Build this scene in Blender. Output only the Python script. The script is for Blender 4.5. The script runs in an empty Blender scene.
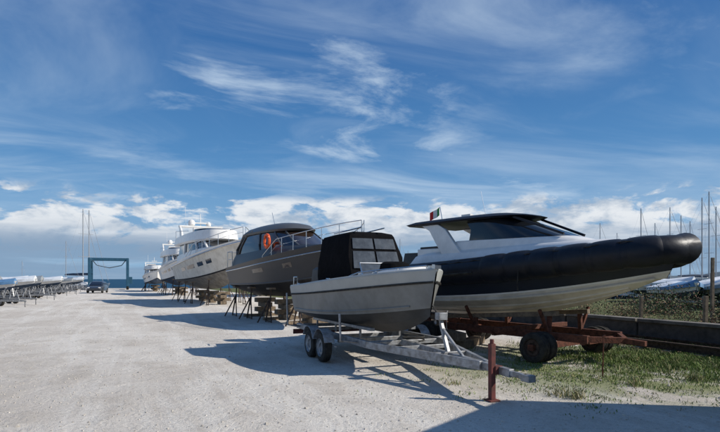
import bpy, bmesh, math, random
from mathutils import Vector, Matrix
random.seed(7)
scn = bpy.context.scene
try:
    scn.view_settings.view_transform='Standard'; scn.view_settings.look='None'; scn.view_settings.exposure=0
except Exception: pass
COL = scn.collection

# ---------------------------------------------------------------- materials
def mat(name, col, rough=0.6, metal=0.0, var=0.15, vscale=3.0, bump=0.0, bscale=40.0, coat=0.0, dirt=None, spec=None):
    m = bpy.data.materials.new(name); m.use_nodes=True
    nt=m.node_tree; N=nt.nodes; Lk=nt.links; b=N['Principled BSDF']
    b.inputs['Roughness'].default_value=rough; b.inputs['Metallic'].default_value=metal
    if coat: b.inputs['Coat Weight'].default_value=coat; b.inputs['Coat Roughness'].default_value=0.08
    if spec is not None: b.inputs['Specular IOR Level'].default_value=spec
    tc=N.new('ShaderNodeTexCoord')
    n=N.new('ShaderNodeTexNoise'); n.inputs['Scale'].default_value=vscale; n.inputs['Detail'].default_value=4; n.inputs['Roughness'].default_value=0.65
    Lk.new(tc.outputs['Object'],n.inputs['Vector'])
    cr=N.new('ShaderNodeValToRGB')
    d=dirt if dirt else tuple(c*(1-var*1.6) for c in col)
    cr.color_ramp.elements[0].position=0.3; cr.color_ramp.elements[0].color=(*d,1)
    cr.color_ramp.elements[1].position=0.62; cr.color_ramp.elements[1].color=(*[min(1,c*(1+var*0.3)) for c in col],1)
    Lk.new(n.outputs['Fac'],cr.inputs['Fac']); Lk.new(cr.outputs['Color'],b.inputs['Base Color'])
    if bump:
        n2=N.new('ShaderNodeTexNoise'); n2.inputs['Scale'].default_value=bscale; n2.inputs['Detail'].default_value=3
        Lk.new(tc.outputs['Object'],n2.inputs['Vector'])
        bp=N.new('ShaderNodeBump'); bp.inputs['Strength'].default_value=bump; bp.inputs['Distance'].default_value=0.02
        Lk.new(n2.outputs['Fac'],bp.inputs['Height']); Lk.new(bp.outputs['Normal'],b.inputs['Normal'])
    return m
M={}
M['white']=mat('white_gelcoat',(.78,.76,.72),.3,var=.08,coat=.2)
M['cream']=mat('cream_hull',(.70,.65,.56),.45,var=.12,vscale=2,dirt=(.52,.47,.39))
M['boatgrey']=mat('grey_gelcoat',(.20,.205,.195),.42,var=.08,spec=.35,dirt=(.155,.155,.145))
M['boatgrey_l']=mat('light_grey_gelcoat',(.38,.39,.37),.42,var=.06,spec=.35)
M['boatgrey_d']=mat('dark_grey_antifoul',(.055,.057,.058),.6,var=.2,spec=.3)
M['bronze']=mat('dark_grey_gelcoat',(.025,.026,.029),.34,var=.08,spec=.4)
M['bronze_l']=mat('mid_grey_gelcoat',(.075,.075,.075),.36,var=.08,spec=.4)
M['antifoul']=mat('antifoul_black',(.025,.023,.023),.75,var=.3,spec=.2)
M['antifoulb']=mat('antifoul_blue',(.04,.07,.12),.75,var=.3)
M['antifoulg']=mat('antifoul_greyed',(.22,.20,.17),.75,var=.3)
M['glass']=mat('tinted_glass',(.012,.014,.018),.05,var=.05,coat=.4)
M['glassb']=mat('bronze_glass',(.030,.018,.013),.06,var=.05,coat=.4)
M['vinyl']=mat('clear_vinyl',(.07,.08,.09),.15,var=.3,vscale=5,bump=.4,bscale=4,coat=.3)
M['canvas']=mat('black_canvas',(.006,.006,.007),.95,var=.3,bump=1,bscale=5,spec=.08)
M['tube']=mat('black_hypalon',(.009,.011,.018),.45,var=.3,vscale=4,bump=.5,bscale=4,spec=.32)
M['navy']=mat('navy_topside',(.012,.018,.032),.35,var=.1,spec=.4)
M['rubber']=mat('tyre_rubber',(.022,.021,.020),.85,var=.3,vscale=10,dirt=(.06,.055,.045),spec=.2)
M['galv']=mat('galvanised_steel',(.34,.35,.36),.5,.5,var=.3,vscale=9,dirt=(.16,.15,.14))
M['steel']=mat('stainless_steel',(.6,.6,.6),.25,1.0,var=.05)
M['rust']=mat('rusty_steel',(.13,.05,.032),.85,var=.4,vscale=12,bump=.4,dirt=(.045,.024,.018),spec=.2)
M['rustd']=mat('grimy_steel',(.085,.06,.048),.85,var=.4,vscale=12,bump=.4,dirt=(.03,.022,.018),spec=.2)
M['redox']=mat('red_oxide_paint',(.15,.035,.028),.75,var=.4,vscale=9,dirt=(.06,.025,.018))
M['wood']=mat('weathered_timber',(.20,.15,.10),.85,var=.35,vscale=8)
M['blue']=mat('travel_lift_blue',(.015,.075,.13),.5,var=.15)
M['tarpw']=mat('white_tarp',(.66,.69,.72),.7,var=.15,bump=.5,bscale=3)
M['tarpb']=mat('blue_tarp',(.10,.22,.38),.7,var=.2,bump=.5,bscale=3)
M['tarpg']=mat('grey_tarp',(.25,.28,.30),.7,var=.2,bump=.5,bscale=3)
M['orange']=mat('orange_lifering',(.70,.10,.02),.5,var=.1)
M['conc']=mat('dark_concrete',(.10,.085,.07),.9,var=.4,vscale=3,bump=.5,dirt=(.04,.035,.03))
M['concm']=mat('weathered_concrete',(.17,.15,.125),.9,var=.4,vscale=2,bump=.5,dirt=(.07,.06,.05))
M['concl']=mat('pale_concrete',(.38,.36,.33),.9,var=.3,vscale=1)
M['carpaint']=mat('dark_car_paint',(.03,.035,.045),.3,var=.05,coat=.8)
M['alu']=mat('mast_aluminium',(.42,.42,.42),.4,.5,var=.05)
M['red']=mat('flag_red',(.6,.03,.03),.8); M['green']=mat('flag_green',(.02,.25,.06),.8)
M['teak']=mat('teak_beige',(.35,.27,.19),.7,var=.2)
M['caster']=mat('caster_sheet',(.35,.36,.36),.6,var=.2)  # sheet for the added off-frame shadow caster
M['leafg']=mat('leaf_green',(.075,.12,.03),.75,var=.4,vscale=4)
M['grassg']=mat('grass_green',(.13,.20,.035),.75,var=.4,vscale=1.5)
M['leafr']=mat('leaf_red_brown',(.17,.075,.045),.8,var=.4,vscale=4)
M['leafd']=mat('leaf_dark',(.035,.055,.02),.8,var=.4,vscale=4)
M['dry']=mat('dry_grass',(.38,.33,.17),.9,var=.3)
M['stone']=mat('limestone_pebble',(.50,.46,.40),.9,var=.3)
M['rock']=mat('breakwater_rock',(.30,.28,.25),.95,var=.4,vscale=.4)

# ---------------------------------------------------------------- mesh builder
class MB:
    def __init__(s): s.v=[]; s.f=[]; s.m=[]
    def add(s,vs,fs,mi=0):
        o=len(s.v); s.v+= [tuple(v) for v in vs]
        for k,f in enumerate(fs):
            s.f.append([i+o for i in f]); s.m.append(mi[k] if isinstance(mi,list) else mi)
    def box(s,c,sz,mi=0,rot=None,taper=1.0):
        R=rot if rot is not None else Matrix.Identity(3)
        vs=[]
        for z in(-.5,.5):
            k=taper if z>0 else 1
            for x,y in((-.5,-.5),(.5,-.5),(.5,.5),(-.5,.5)):
                vs.append(Vector(c)+R@Vector((x*sz[0]*k,y*sz[1]*k,z*sz[2])))
        s.add(vs,[(3,2,1,0),(4,5,6,7),(0,1,5,4),(1,2,6,5),(2,3,7,6),(3,0,4,7)],mi)
    def beam(s,a,b,w,h,mi=0):
        a=Vector(a);b=Vector(b);t=(b-a);L=t.length;t.normalize()
        up=Vector((0,0,1)) if abs(t.z)<.95 else Vector((1,0,0))
        sd=t.cross(up).normalized(); u=sd.cross(t)
        R=Matrix((t,sd,u)).transposed()
        s.box((a+b)/2,(L,w,h),mi,R)
    def tube(s,pts,r,n=8,mi=0,cap=True,closed=False):
        pts=[Vector(p) for p in pts]; K=len(pts)
        rr=r if isinstance(r,(list,tuple)) else [r]*K
        vs=[];fs=[]
        for i,p in enumerate(pts):
            if closed: t=pts[(i+1)%K]-pts[i-1]
            else: t=pts[min(i+1,K-1)]-pts[max(i-1,0)]
            t.normalize()
            up=Vector((0,0,1)) if abs(t.z)<.9 else Vector((0,1,0))
            sd=t.cross(up).normalized(); u=sd.cross(t)
            for j in range(n):
                a=2*math.pi*j/n
                vs.append(p+sd*math.cos(a)*rr[i]+u*math.sin(a)*rr[i])
        for i in range(K if closed else K-1):
            for j in range(n):
                a=i*n+j;b=i*n+(j+1)%n;i2=(i+1)%K
                fs.append((a,b,i2*n+(j+1)%n,i2*n+j))
        if cap and not closed:
            fs.append(tuple(range(n))[::-1]); fs.append(tuple(range((K-1)*n,K*n)))
        s.add(vs,fs,mi)
    def rings(s,rings,mis,cap0=True,cap1=True,capm=None):
        n=len(rings[0]);vs=[p for r in rings for p in r];fs=[];ms=[]
        for i in range(len(rings)-1):
            for j in range(n):
                fs.append((i*n+j,i*n+(j+1)%n,(i+1)*n+(j+1)%n,(i+1)*n+j)); ms.append(mis[i])
        if cap0: fs.append(tuple(range(n))[::-1]); ms.append(mis[0])
        if cap1: fs.append(tuple(range((len(rings)-1)*n,len(rings)*n))); ms.append(mis[-1] if capm is None else capm)
        s.add(vs,fs,ms)
    def wheel(s,c,ax,r,w,mt=0,mr=1):
        c=Vector(c);ax=Vector(ax).normalized();n=28
        up=Vector((0,0,1));sd=ax.cross(up).normalized()
        prof=[(-.5,.50,mr),(-.30,.55,mr),(-.48,.62,mt),(-.5,.82,mt),(-.40,.96,mt),(-.2,1,mt),(-.18,.975,mt),(-.03,.975,mt),(-.02,1,mt),(.02,1,mt),(.03,.975,mt),(.18,.975,mt),(.2,1,mt),(.40,.96,mt),(.5,.82,mt),(.48,.62,mt),(.30,.55,mr),(.5,.50,mr)]
        prof=[(-.22,.05,mr),(-.22,.3,mr),(-.34,.32,mr),(-.36,.5,mr)]+prof[1:-1]+[(.36,.5,mr),(.34,.32,mr),(.22,.3,mr),(.22,.05,mr)]
        R=[[c+ax*(p[0]*w)+(sd*math.cos(2*math.pi*j/n)+up*math.sin(2*math.pi*j/n))*p[1]*r for j in range(n)] for p in prof]
        s.rings(R,[p[2] for p in prof])
    def make(s,name,mats,parent=None,smooth=35,bevel=0,merge=True):
        me=bpy.data.meshes.new(name); me.from_pydata(s.v,[],s.f)
        for m in mats: me.materials.append(M[m] if isinstance(m,str) else m)
        for p,mi in zip(me.polygons,s.m): p.material_index=min(mi,len(mats)-1)
        if merge:
            bm=bmesh.new(); bm.from_mesh(me)
            bmesh.ops.remove_doubles(bm,verts=bm.verts,dist=.0004)
            bmesh.ops.recalc_face_normals(bm,faces=bm.faces)
            bm.to_mesh(me); bm.free()
        if smooth:
            for p in me.polygons: p.use_smooth=True
            me.set_sharp_from_angle(angle=math.radians(smooth))
        ob=bpy.data.objects.new(name,me); COL.objects.link(ob)
        if parent: ob.parent=parent
        if bevel:
            b=ob.modifiers.new('b','BEVEL'); b.width=bevel; b.segments=2; b.limit_method='ANGLE'
        return ob
def root(name,loc=(0,0,0),head=None,rz=0):
    e=bpy.data.objects.new(name,None); COL.objects.link(e); e.location=loc; e.empty_display_size=.3
    if head: rz=math.atan2(head[1],head[0])
    e.rotation_euler=(0,0,rz); return e
def dup(r,loc,rz,sc=1.0,swap=None):
    e=r.copy(); COL.objects.link(e); e.location=loc; e.rotation_euler=(0,0,rz); e.scale=(sc,sc,sc) if not isinstance(sc,tuple) else sc
    for c in r.children:
        k=c.copy(); COL.objects.link(k); k.parent=e
        if swap and c.name.startswith(swap[0]):
            k.data=k.data.copy(); k.data.materials[0]=M[swap[1]]
    return e
lerp=lambda a,b,t:a+(b-a)*t

# ---------------------------------------------------------------- hull loft
class Hull:
    def __init__(s,L,B,zk,zkb,zc,zcb,zs,zsb,rake=.6,bexp=2.6,cexp=2.0,cw=.82,flare=1.3,floor=None,kexp=4,stern_in=0.93,sheer_pow=1.6):
        s.__dict__.update(locals())
    def b(s,t): return max(.015,s.B/2*(lerp(s.stern_in,1,min(1,t*2.5)))*(1-t**s.bexp)**.75) if t<1 else .015
    def c(s,t): return max(.01,s.B/2*s.cw*lerp(s.stern_in,1,min(1,t*2.5))*(1-t**s.cexp)) if t<1 else .01
    def sheer(s,t): return lerp(s.zs,s.zsb,t**s.sheer_pow)
    def keel(s,t): return lerp(s.zk,s.zkb,t**s.kexp)
    def chine(s,t): return lerp(s.zc,s.zcb,t**2.5)
    def X(s,t,z):
        return t*s.L - s.rake*(t**3)*max(0,(s.sheer(t)-z))/(s.zsb-s.zk)
    def side(s,t,u,sg,off=0.0):
        b,c=s.b(t),s.c(t); zc,zs=s.chine(t),s.sheer(t)
        z=lerp(zc+.02,zs,u); return Vector((s.X(t,z),sg*(lerp(min(c+.03,b),b,u**s.flare)+off),z))
    def mesh(s,bands,n=30):
        mb=MB()
        us=[u for u,_ in bands]
        for sg in(1,-1):
            V=[]
            for i in range(n+1):
                t=1-(1-i/n)**1.35
                zk,zc=s.keel(t),s.chine(t); c=s.c(t); b=s.b(t); zs=s.sheer(t)
                row=[]
                for (y,z) in ((0,zk),(c*.5,lerp(zk,zc,.46)),(c*.52,lerp(zk,zc,.44)),(c,zc)): row.append((s.X(t,z),sg*y,z))
                row.append(tuple(s.side(t,0,sg)))
                for u in us: row.append(tuple(s.side(t,u,sg)))
                fl=s.floor
                bi=max(.004,b-.10)
                row.append((s.X(t,zs),sg*bi,zs+.015))
                if fl is None:
                    row.append((s.X(t,zs),sg*bi*.5,zs+.05*min(1,b))); row.append((s.X(t,zs),0,zs+.07*min(1,b)))
                else:
                    zf=lerp(fl,zs-.04,min(1,max(0,(t-.35)/.45)))
                    zf=max(zf,zc+.08)
                    uu_=min(1,max(0,(zf-zc-.02)/(zs-zc))); yw=lerp(min(c+.03,b),b,uu_**s.flare)-.09
                    row.append((s.X(t,zs)-.02,sg*max(.003,min(bi-.03,yw)),zf)); row.append((s.X(t,zs)-.02,0,zf))
                V.append(row)
            k=len(V[0]); vs=[p for r in V for p in r]; fs=[];ms=[]
            bm=[0,0,0,0]+[m for _,m in bands]+[9,9,9]
            for i in range(n):
                for j in range(k-1):
                    fs.append((i*k+j,i*k+j+1,(i+1)*k+j+1,(i+1)*k+j)); ms.append(bm[j] if bm[j]!=9 else s.deckm)
            o=list(range(0,k-2))
            vs.append((s.X(0,s.zs),0,s.zs)); fs.append(tuple(o+[len(vs)-1])); ms.append(bands[0][1])
            mb.add(vs,fs,ms)
        return mb
    deckm=3

def rail(mb,h,t0,t1,ht,n,r=.014,mi=0,inset=.08,mids=1):
    for sg in(1,-1):
        top=[];
        for i in range(n+1):
            t=lerp(t0,t1,i/n); p=h.side(t,1,sg); p.y=sg*max(.02,abs(p.y)-inset)
            q=p+Vector((0,0,ht*min(1,(i/n)*4+.15)))
            top.append(q)
            if i%2==0: mb.tube([p,q],r*.8,6,mi)
        mb.tube(top,r,6,mi)
        for k in range(mids):
            mb.tube([Vector((q.x,q.y,q.z-ht*(k+1)/(mids+1.3))) for q in top],r*.5,5,mi)

def outline(x0,x1,w,z,n=3.0,K=14,zf=0):
    P=[]
    for i in range(K+1):
        th=math.pi/2*i/K
        u=math.sin(th)**(2/n); v=math.cos(th)**(2/n)
        P.append(Vector((x0+(x1-x0)*u,-w*v,z+zf*u)))
    Q=[Vector((p.x,-p.y,p.z)) for p in P[:-1]][::-1]
    return P+Q

def prop(mb,x,y,z,mi=0,pad=1,lean=.35):
    sg=1 if y>0 else -1
    top=Vector((x,y,z)); 
    for dx,dy in((.3,.1),(-.3,.1),(0,lean+.2)):
        mb.beam((x+dx,y+sg*dy,0.02),(x,y+sg*.04,z*.72),.045,.045,mi)
    mb.beam((x-.3,y+sg*.1,.06),(x+.3,y+sg*.1,.06),.04,.04,mi)
    mb.tube([(x,y+sg*.04,z*.45),top],.03,8,mi)
    mb.box((x,y,z+.01),(.28,.28,.07),pad)

# ================================================================ CAMERA
cam=bpy.data.cameras.new('camera'); co=bpy.data.objects.new('camera',cam); COL.objects.link(co)
co.location=(0,0,1.7); co.rotation_euler=(math.radians(90),0,0)
cam.sensor_width=36; cam.lens=26; cam.shift_y=63/720; cam.clip_end=30000; cam.clip_start=.05
scn.camera=co

# ================================================================ LIGHT
az=math.radians(99); el=math.radians(37)
sun=bpy.data.lights.new('sun','SUN'); so=bpy.data.objects.new('sun',sun); COL.objects.link(so)
sun.energy=5.0; sun.angle=math.radians(.55); sun.color=(1,.945,.86)
sd=Vector((math.sin(az)*math.cos(el),math.cos(az)*math.cos(el),math.sin(el)))
so.rotation_euler=sd.to_track_quat('Z','Y').to_euler(); so.location=(40,-5,40)

w=bpy.data.worlds.new('World'); scn.world=w; w.use_nodes=True
nt=w.node_tree; N=nt.nodes; Lk=nt.links
for n in list(N): N.remove(n)
out=N.new('ShaderNodeOutputWorld'); bg=N.new('ShaderNodeBackground'); bg.inputs['Strength'].default_value=.1
Lk.new(bg.outputs[0],out.inputs[0])
sky=N.new('ShaderNodeTexSky'); sky.sky_type='NISHITA'; sky.sun_disc=False; sky.sun_elevation=el; sky.sun_rotation=az
sky.air_density=1.0; sky.dust_density=.5; sky.ozone_density=4.0
def mth(op,a,b=None,c=None,clamp=False):
    n=N.new('ShaderNodeMath'); n.operation=op; n.use_clamp=clamp
    for i,v in enumerate((a,b,c)):
        if v is None: continue
        if isinstance(v,(int,float)): n.inputs[i].default_value=v
        else: Lk.new(v,n.inputs[i])
    return n.outputs[0]
def comb(a,b,c):
    n=N.new('ShaderNodeCombineXYZ')
    for i,v in enumerate((a,b,c)):
        if isinstance(v,(int,float)): n.inputs[i].default_value=v
        else: Lk.new(v,n.inputs[i])
    return n.outputs[0]
def noise(vec,sc,det=8,ro=.55,dist=0,off=(0,0,0)):
    mp=N.new('ShaderNodeMapping'); mp.inputs['Location'].default_value=off; Lk.new(vec,mp.inputs[0])
    n=N.new('ShaderNodeTexNoise'); n.inputs['Scale'].default_value=sc; n.inputs['Detail'].default_value=det
    n.inputs['Roughness'].default_value=ro; n.inputs['Distortion'].default_value=dist
    Lk.new(mp.outputs[0],n.inputs['Vector']); return n.outputs['Fac']
def smooth(v,a,b):
    n=N.new('ShaderNodeMapRange'); n.interpolation_type='SMOOTHSTEP'
    n.inputs['From Min'].default_value=a; n.inputs['From Max'].default_value=b; Lk.new(v,n.inputs['Value']); return n.outputs[0]
def mixc(f,a,b):
    n=N.new('ShaderNodeMix'); n.data_type='RGBA'
    if isinstance(f,(int,float)): n.inputs['Factor'].default_value=f
    else: Lk.new(f,n.inputs['Factor'])
    for k,v in (('A',a),('B',b)):
        i=[s for s in n.inputs if s.name==k and s.type=='RGBA'][0]
        if isinstance(v,tuple): i.default_value=(*v,1)
        else: Lk.new(v,i)
    return [o for o in n.outputs if o.type=='RGBA'][0]
tc=N.new('ShaderNodeTexCoord'); sp=N.new('ShaderNodeSeparateXYZ'); Lk.new(tc.outputs['Generated'],sp.inputs[0])
X,Y,Z=sp.outputs
zc=mth('ADD',mth('MAXIMUM',Z,0.0),.13)
U=mth('DIVIDE',X,zc); V=mth('DIVIDE',Y,zc)
a=math.radians(24)
s1=mth('ADD',mth('MULTIPLY',U,math.cos(a)),mth('MULTIPLY',V,math.sin(a)))
s2=mth('SUBTRACT',mth('MULTIPLY',V,math.cos(a)),mth('MULTIPLY',U,math.sin(a)))
pv=comb(mth('MULTIPLY',s1,.50),mth('MULTIPLY',s2,.85),0)
c1=noise(pv,1.35,8,.60,.9,(3.1,1.7,0))
c1b=noise(comb(U,V,0),.6,3,.5,.3,(5.3,.4,2))
cir=mth('MULTIPLY',smooth(c1,.42,.84),smooth(c1b,.32,.62))
c2=noise(comb(mth('MULTIPLY',U,.5),mth('MULTIPLY',V,.8),3),.8,7,.6,.6,(1,7,0))
veil=mth('MULTIPLY',smooth(c2,.42,.72),.40)
c3=noise(comb(mth('MULTIPLY',s1,1.1),mth('MULTIPLY',s2,1.5),5),1.5,8,.62,.4,(6.1,4.4,0))
c3b=noise(comb(U,V,9),.8,2,.5,.2,(2.9,8.8,2))
flee=mth('MULTIPLY',smooth(c3,.48,.74),smooth(c3b,.46,.62))
cm=mth('MAXIMUM',mth('MAXIMUM',mth('MULTIPLY',cir,.95),veil),mth('MULTIPLY',flee,.75))
az2=mth('DIVIDE',X,mth('ADD',mth('ABSOLUTE',Y),.25))
cv=comb(az2,mth('MULTIPLY',Z,2.2),mth('MULTIPLY',Y,.5))
cu=noise(cv,8.0,9,.60,.3,(2.2,0,.6))
bank=mth('MULTIPLY',smooth(Z,.03,.075),mth('SUBTRACT',1.0,smooth(Z,.10,.175)))
cumul=mth('MULTIPLY',smooth(mth('ADD',cu,mth('MULTIPLY',bank,.14)),.54,.625),smooth(bank,.05,.4))
cu2=noise(cv,11,6,.6,.2,(8,0,3.3))
grad=mixc(smooth(Z,.05,.5),(1.05,3.1,6.0),(.25,1.3,3.8))
col=mixc(.86,sky.outputs[0],grad)
hz=mth('SUBTRACT',1.0,smooth(Z,-.02,.24))
col=mixc(mth('MULTIPLY',hz,.7),col,(3.2,5.0,6.8))
col=mixc(cm,col,(5.8,7.1,8.5))
shade=mixc(smooth(cu2,.36,.58),(3.9,4.8,6.0),(8.6,8.8,9.0))
low=mixc(smooth(Z,.045,.10),(3.4,4.4,5.7),shade)
col=mixc(mth('MULTIPLY',cumul,.9),col,low)
st=noise(comb(az2,mth('MULTIPLY',Z,9),0),3,5,.6,.2,(0,4,0))
stm=mth('MULTIPLY',smooth(st,.34,.54),mth('SUBTRACT',1.0,smooth(Z,.05,.12)))
col=mixc(mth('MULTIPLY',stm,.75),col,(2.2,3.3,4.8))
Lk.new(col,bg.inputs['Color'])

# ================================================================ GROUND / SEA
def nodemat(name):
    m=bpy.data.materials.new(name); m.use_nodes=True; return m
g=nodemat('gravel_ground'); nt=g.node_tree; N=nt.nodes; Lk=nt.links; bs=N['Principled BSDF']; bs.inputs['Roughness'].default_value=.95; bs.inputs['Specular IOR Level'].default_value=.12
geo=N.new('ShaderNodeNewGeometry'); P=geo.outputs['Position']
sp=N.new('ShaderNodeSeparateXYZ'); Lk.new(P,sp.inputs[0]); gx,gy=sp.outputs[0],sp.outputs[1]
big=noise(P,.22,5,.6,.5); med=noise(P,1.3,7,.7,.5,(3,2,1)); fine=noise(P,17,5,.75,0); grit=noise(P,80,2,.7,0)
aa=math.radians(24)
ta=mth('ADD',mth('MULTIPLY',gx,math.cos(aa)),mth('MULTIPLY',gy,math.sin(aa)))
tb=mth('SUBTRACT',mth('MULTIPLY',gy,math.cos(aa)),mth('MULTIPLY',gx,math.sin(aa)))
trk=noise(comb(mth('MULTIPLY',ta,1.3),mth('MULTIPLY',tb,.10),0),1.0,6,.65,.5,(4,0,0))
c=mixc(smooth(big,.38,.62),(.56,.505,.44),(.70,.65,.58))
c=mixc(mth('MULTIPLY',smooth(med,.46,.66),.55),c,(.45,.395,.33))
c=mixc(mth('MULTIPLY',smooth(trk,.47,.64),.5),c,(.80,.76,.69))
c=mixc(mth('MULTIPLY',smooth(fine,.48,.66),.55),c,(.35,.31,.26))
c=mixc(mth('MULTIPLY',smooth(grit,.54,.68),.6),c,(.86,.82,.75))
dx=mth('DIVIDE',mth('SUBTRACT',gx,6.0),4.6); dy=mth('DIVIDE',mth('SUBTRACT',gy,10.2),3.4)
rr=mth('ADD',mth('MULTIPLY',dx,dx),mth('MULTIPLY',dy,dy))
zone=mth('SUBTRACT',1.0,smooth(rr,.25,1.45))
gm=mth('MULTIPLY',zone,smooth(noise(P,1.0,7,.7,.3,(9,1,1)),.36,.52))
c=mixc(mth('MULTIPLY',gm,.85),c,(.17,.20,.06))
right=smooth(mth('ADD',gx,mth('MULTIPLY',gy,.46)),14.0,14.8)
c=mixc(right,c,(.11,.12,.05))
Lk.new(c,bs.inputs['Base Color'])
hgt=mth('ADD',mth('MULTIPLY',fine,.6),mth('ADD',mth('MULTIPLY',grit,.3),mth('MULTIPLY',med,1.8)))
bp=N.new('ShaderNodeBump'); bp.inputs['Strength'].default_value=1.0; bp.inputs['Distance'].default_value=.045; Lk.new(hgt,bp.inputs['Height']); Lk.new(bp.outputs[0],bs.inputs['Normal'])
mb=MB()
poly=[(-150,-80),(160,-80),(160,44),(14,44),(14,96),(-95,96),(-95,60),(-150,60)]
vs=[(x,y,0) for x,y in poly]+[(x,y,-3) for x,y in poly]; n=len(poly)
mb.add(vs,[tuple(range(n))]+[(i,(i+1)%n,(i+1)%n+n,i+n) for i in range(n)],[0]+[1]*n)
gr=mb.make('gravel_ground',[g,'concl'],smooth=0)
seam=nodemat('sea_water'); nt=seam.node_tree; N=nt.nodes; Lk=nt.links; bs=N['Principled BSDF']
bs.inputs['Base Color'].default_value=(.015,.065,.12,1); bs.inputs['Roughness'].default_value=.6; bs.inputs['Specular IOR Level'].default_value=.12
geo=N.new('ShaderNodeNewGeometry')
wn=noise(geo.outputs['Position'],.6,6,.6,.3); bp=N.new('ShaderNodeBump'); bp.inputs['Strength'].default_value=1; bp.inputs['Distance'].default_value=.8
Lk.new(wn,bp.inputs['Height']); Lk.new(bp.outputs[0],bs.inputs['Normal'])
mb=MB(); mb.add([(-14000,-14000,-1.3),(14000,-14000,-1.3),(14000,14000,-1.3),(-14000,14000,-1.3)],[(0,1,2,3)])
mb.make('sea',[seam],smooth=0)

# ================================================================ GREY BOAT + TRAILER
H=(.4,-.917)
r=root('grey_motorboat',(-.86,13.75,0),H)
h=Hull(5.4,2.2,.60,1.05,.88,1.18,1.50,1.84,rake=.34,bexp=3.6,cexp=3.0,cw=.86,flare=1.0,floor=1.15,kexp=6,sheer_pow=1.2)
h.deckm=3
mb=h.mesh([(.2,1),(.45,1),(.70,1),(.705,2),(.86,2),(1,2)],40)
mb.make('hull',['boatgrey_d','boatgrey','boatgrey_l','white'],r,30)
mb=MB()
for sg in(1,-1):
    mb.tube([h.side(i/30,.70,sg,.012) for i in range(31)],.022,6,0)
    mb.tube([h.side(i/30,1,sg,-.04)+Vector((0,0,.015)) for i in range(31)],.035,8,1)
    mb.tube([h.side(.03+i/30*.9,.10,sg,.01) for i in range(31)],.018,6,2)
mb.make('rub_rail',['rubber','boatgrey_l','boatgrey'],r)
mb=MB()
rail(mb,h,.62,.97,.10,8,.014,0,.10,0)
mb.tube([(5.3,0,1.86),(5.3,0,1.95)],.03,8,0); mb.box((5.32,0,1.9),(.24,.12,.06),0)
mb.tube([(.1,-.95,1.5),(.1,-.95,1.75),(.5,-.97,1.75),(.5,-.97,1.5)],.016,6,0)
mb.tube([(.1,.95,1.5),(.1,.95,1.75),(.5,.97,1.75),(.5,.97,1.5)],.016,6,0)
for sg in(-1,1):
    for t_ in(.12,.5,.8):
        p=h.side(t_,1,sg,-.06); mb.tube([p+Vector((-.10,0,.06)),p+Vector((.10,0,.06))],.012,6,0); mb.tube([p,p+Vector((0,0,.06))],.015,6,0)
mb.make('bow_rail',['steel'],r)
mb=MB()
mb.rings([outline(1.3,3.75,.62,1.17,4),outline(1.35,3.7,.60,1.62,4),outline(1.5,3.55,.55,1.78,4),outline(1.8,3.2,.50,1.86,4)],[0,0,0])
mb.rings([outline(3.6,5.0,.50,1.45,3,zf=.1),outline(3.6,4.9,.48,1.74,3,zf=.1),outline(3.7,4.8,.42,1.82,3,zf=.1)],[0,0])
mb.rings([outline(3.75,4.2,.30,1.82,3),outline(3.78,4.1,.27,2.0,3),outline(3.8,4.0,.2,2.04,3)],[1,1])
mb.make('console',['white','canvas'],r,40)
A=[Vector(p) for p in((1.35,-.72,1.50),(3.15,-.64,1.72),(3.15,.64,1.72),(1.35,.72,1.50))]
B_=[Vector(p) for p in((1.42,-.66,2.60),(2.80,-.54,2.62),(2.80,.54,2.62),(1.42,.66,2.60))]
mb=MB()
def rr4(lst):
    o=[]
    K=6
    for i in range(4):
        a,b=lst[i],lst[(i+1)%4]
        for k in range(K):
            t=k/K; o.append(lerp(a,b,.02+.96*t))
    return o
levels=[rr4([lerp(A[i],B_[i],t)+Vector((0,(1 if A[i].y>0 else -1)*.05*math.sin(t*math.pi),0)) for i in range(4)]) for t in (0,.25,.5,.75,1)]
for li in(1,2,3):
    for k,p in enumerate(levels[li]): p+=Vector((random.uniform(-.012,.012),random.uniform(-.02,.02),0))
cen=sum(B_,Vector())/4
top1=[lerp(p,cen,.06)+Vector((0,0,.06)) for p in rr4(B_)]; top2=[lerp(p,cen,.35)+Vector((0,0,.115)) for p in rr4(B_)]; top3=[lerp(p,cen,.8)+Vector((0,0,.13)) for p in rr4(B_)]
mb.rings(levels+[top1,top2,top3],[0]*7)
mb.make('canopy',['canvas'],r,50)
mb=MB()
fn=(B_[1]+B_[2]-A[1]-A[2]).cross(Vector((0,1,0))).normalized()
if fn.x<0: fn=-fn
def panel(mb,a,b,c_,d,off,mi=0,n=(1,0,0)):
    n=Vector(n); P=[Vector(p)+n*off for p in(a,b,c_,d)]; Q=[p-n*.02 for p in P]
    mb.add(P+Q,[(0,1,2,3),(7,6,5,4),(0,4,5,1),(1,5,6,2),(2,6,7,3),(3,7,4,0)],mi)
def fp(u,v): return lerp(lerp(A[1],A[2],u),lerp(B_[1],B_[2],u),v)
for u0,u1 in((.06,.48),(.52,.94)):
    panel(mb,fp(u0,.22),fp(u1,.22),fp(u1,.62),fp(u0,.62),.024,0,fn)
    panel(mb,fp(u0,.68),fp(u1,.68),fp(u1,.93),fp(u0,.93),.024,0,fn)
mb.make('canopy_windows',['vinyl'],r)
mb=MB()
panel(mb,(3.62,-.55,1.72),(3.62,.55,1.72),(3.34,.50,2.0),(3.34,-.5,2.0),0,0,(.7,0,.7))
mb.tube([(3.62,-.57,1.72),(3.33,-.52,2.02),(3.33,.52,2.02),(3.62,.57,1.72)],.018,6,1)
for y in(-.3,.3):
    mb.tube([(1.3,y,2.78),(2.85,y*.9,2.8)],.015,6,1)
mb.make('windscreen',['vinyl','steel'],r)
mb=MB()
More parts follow.
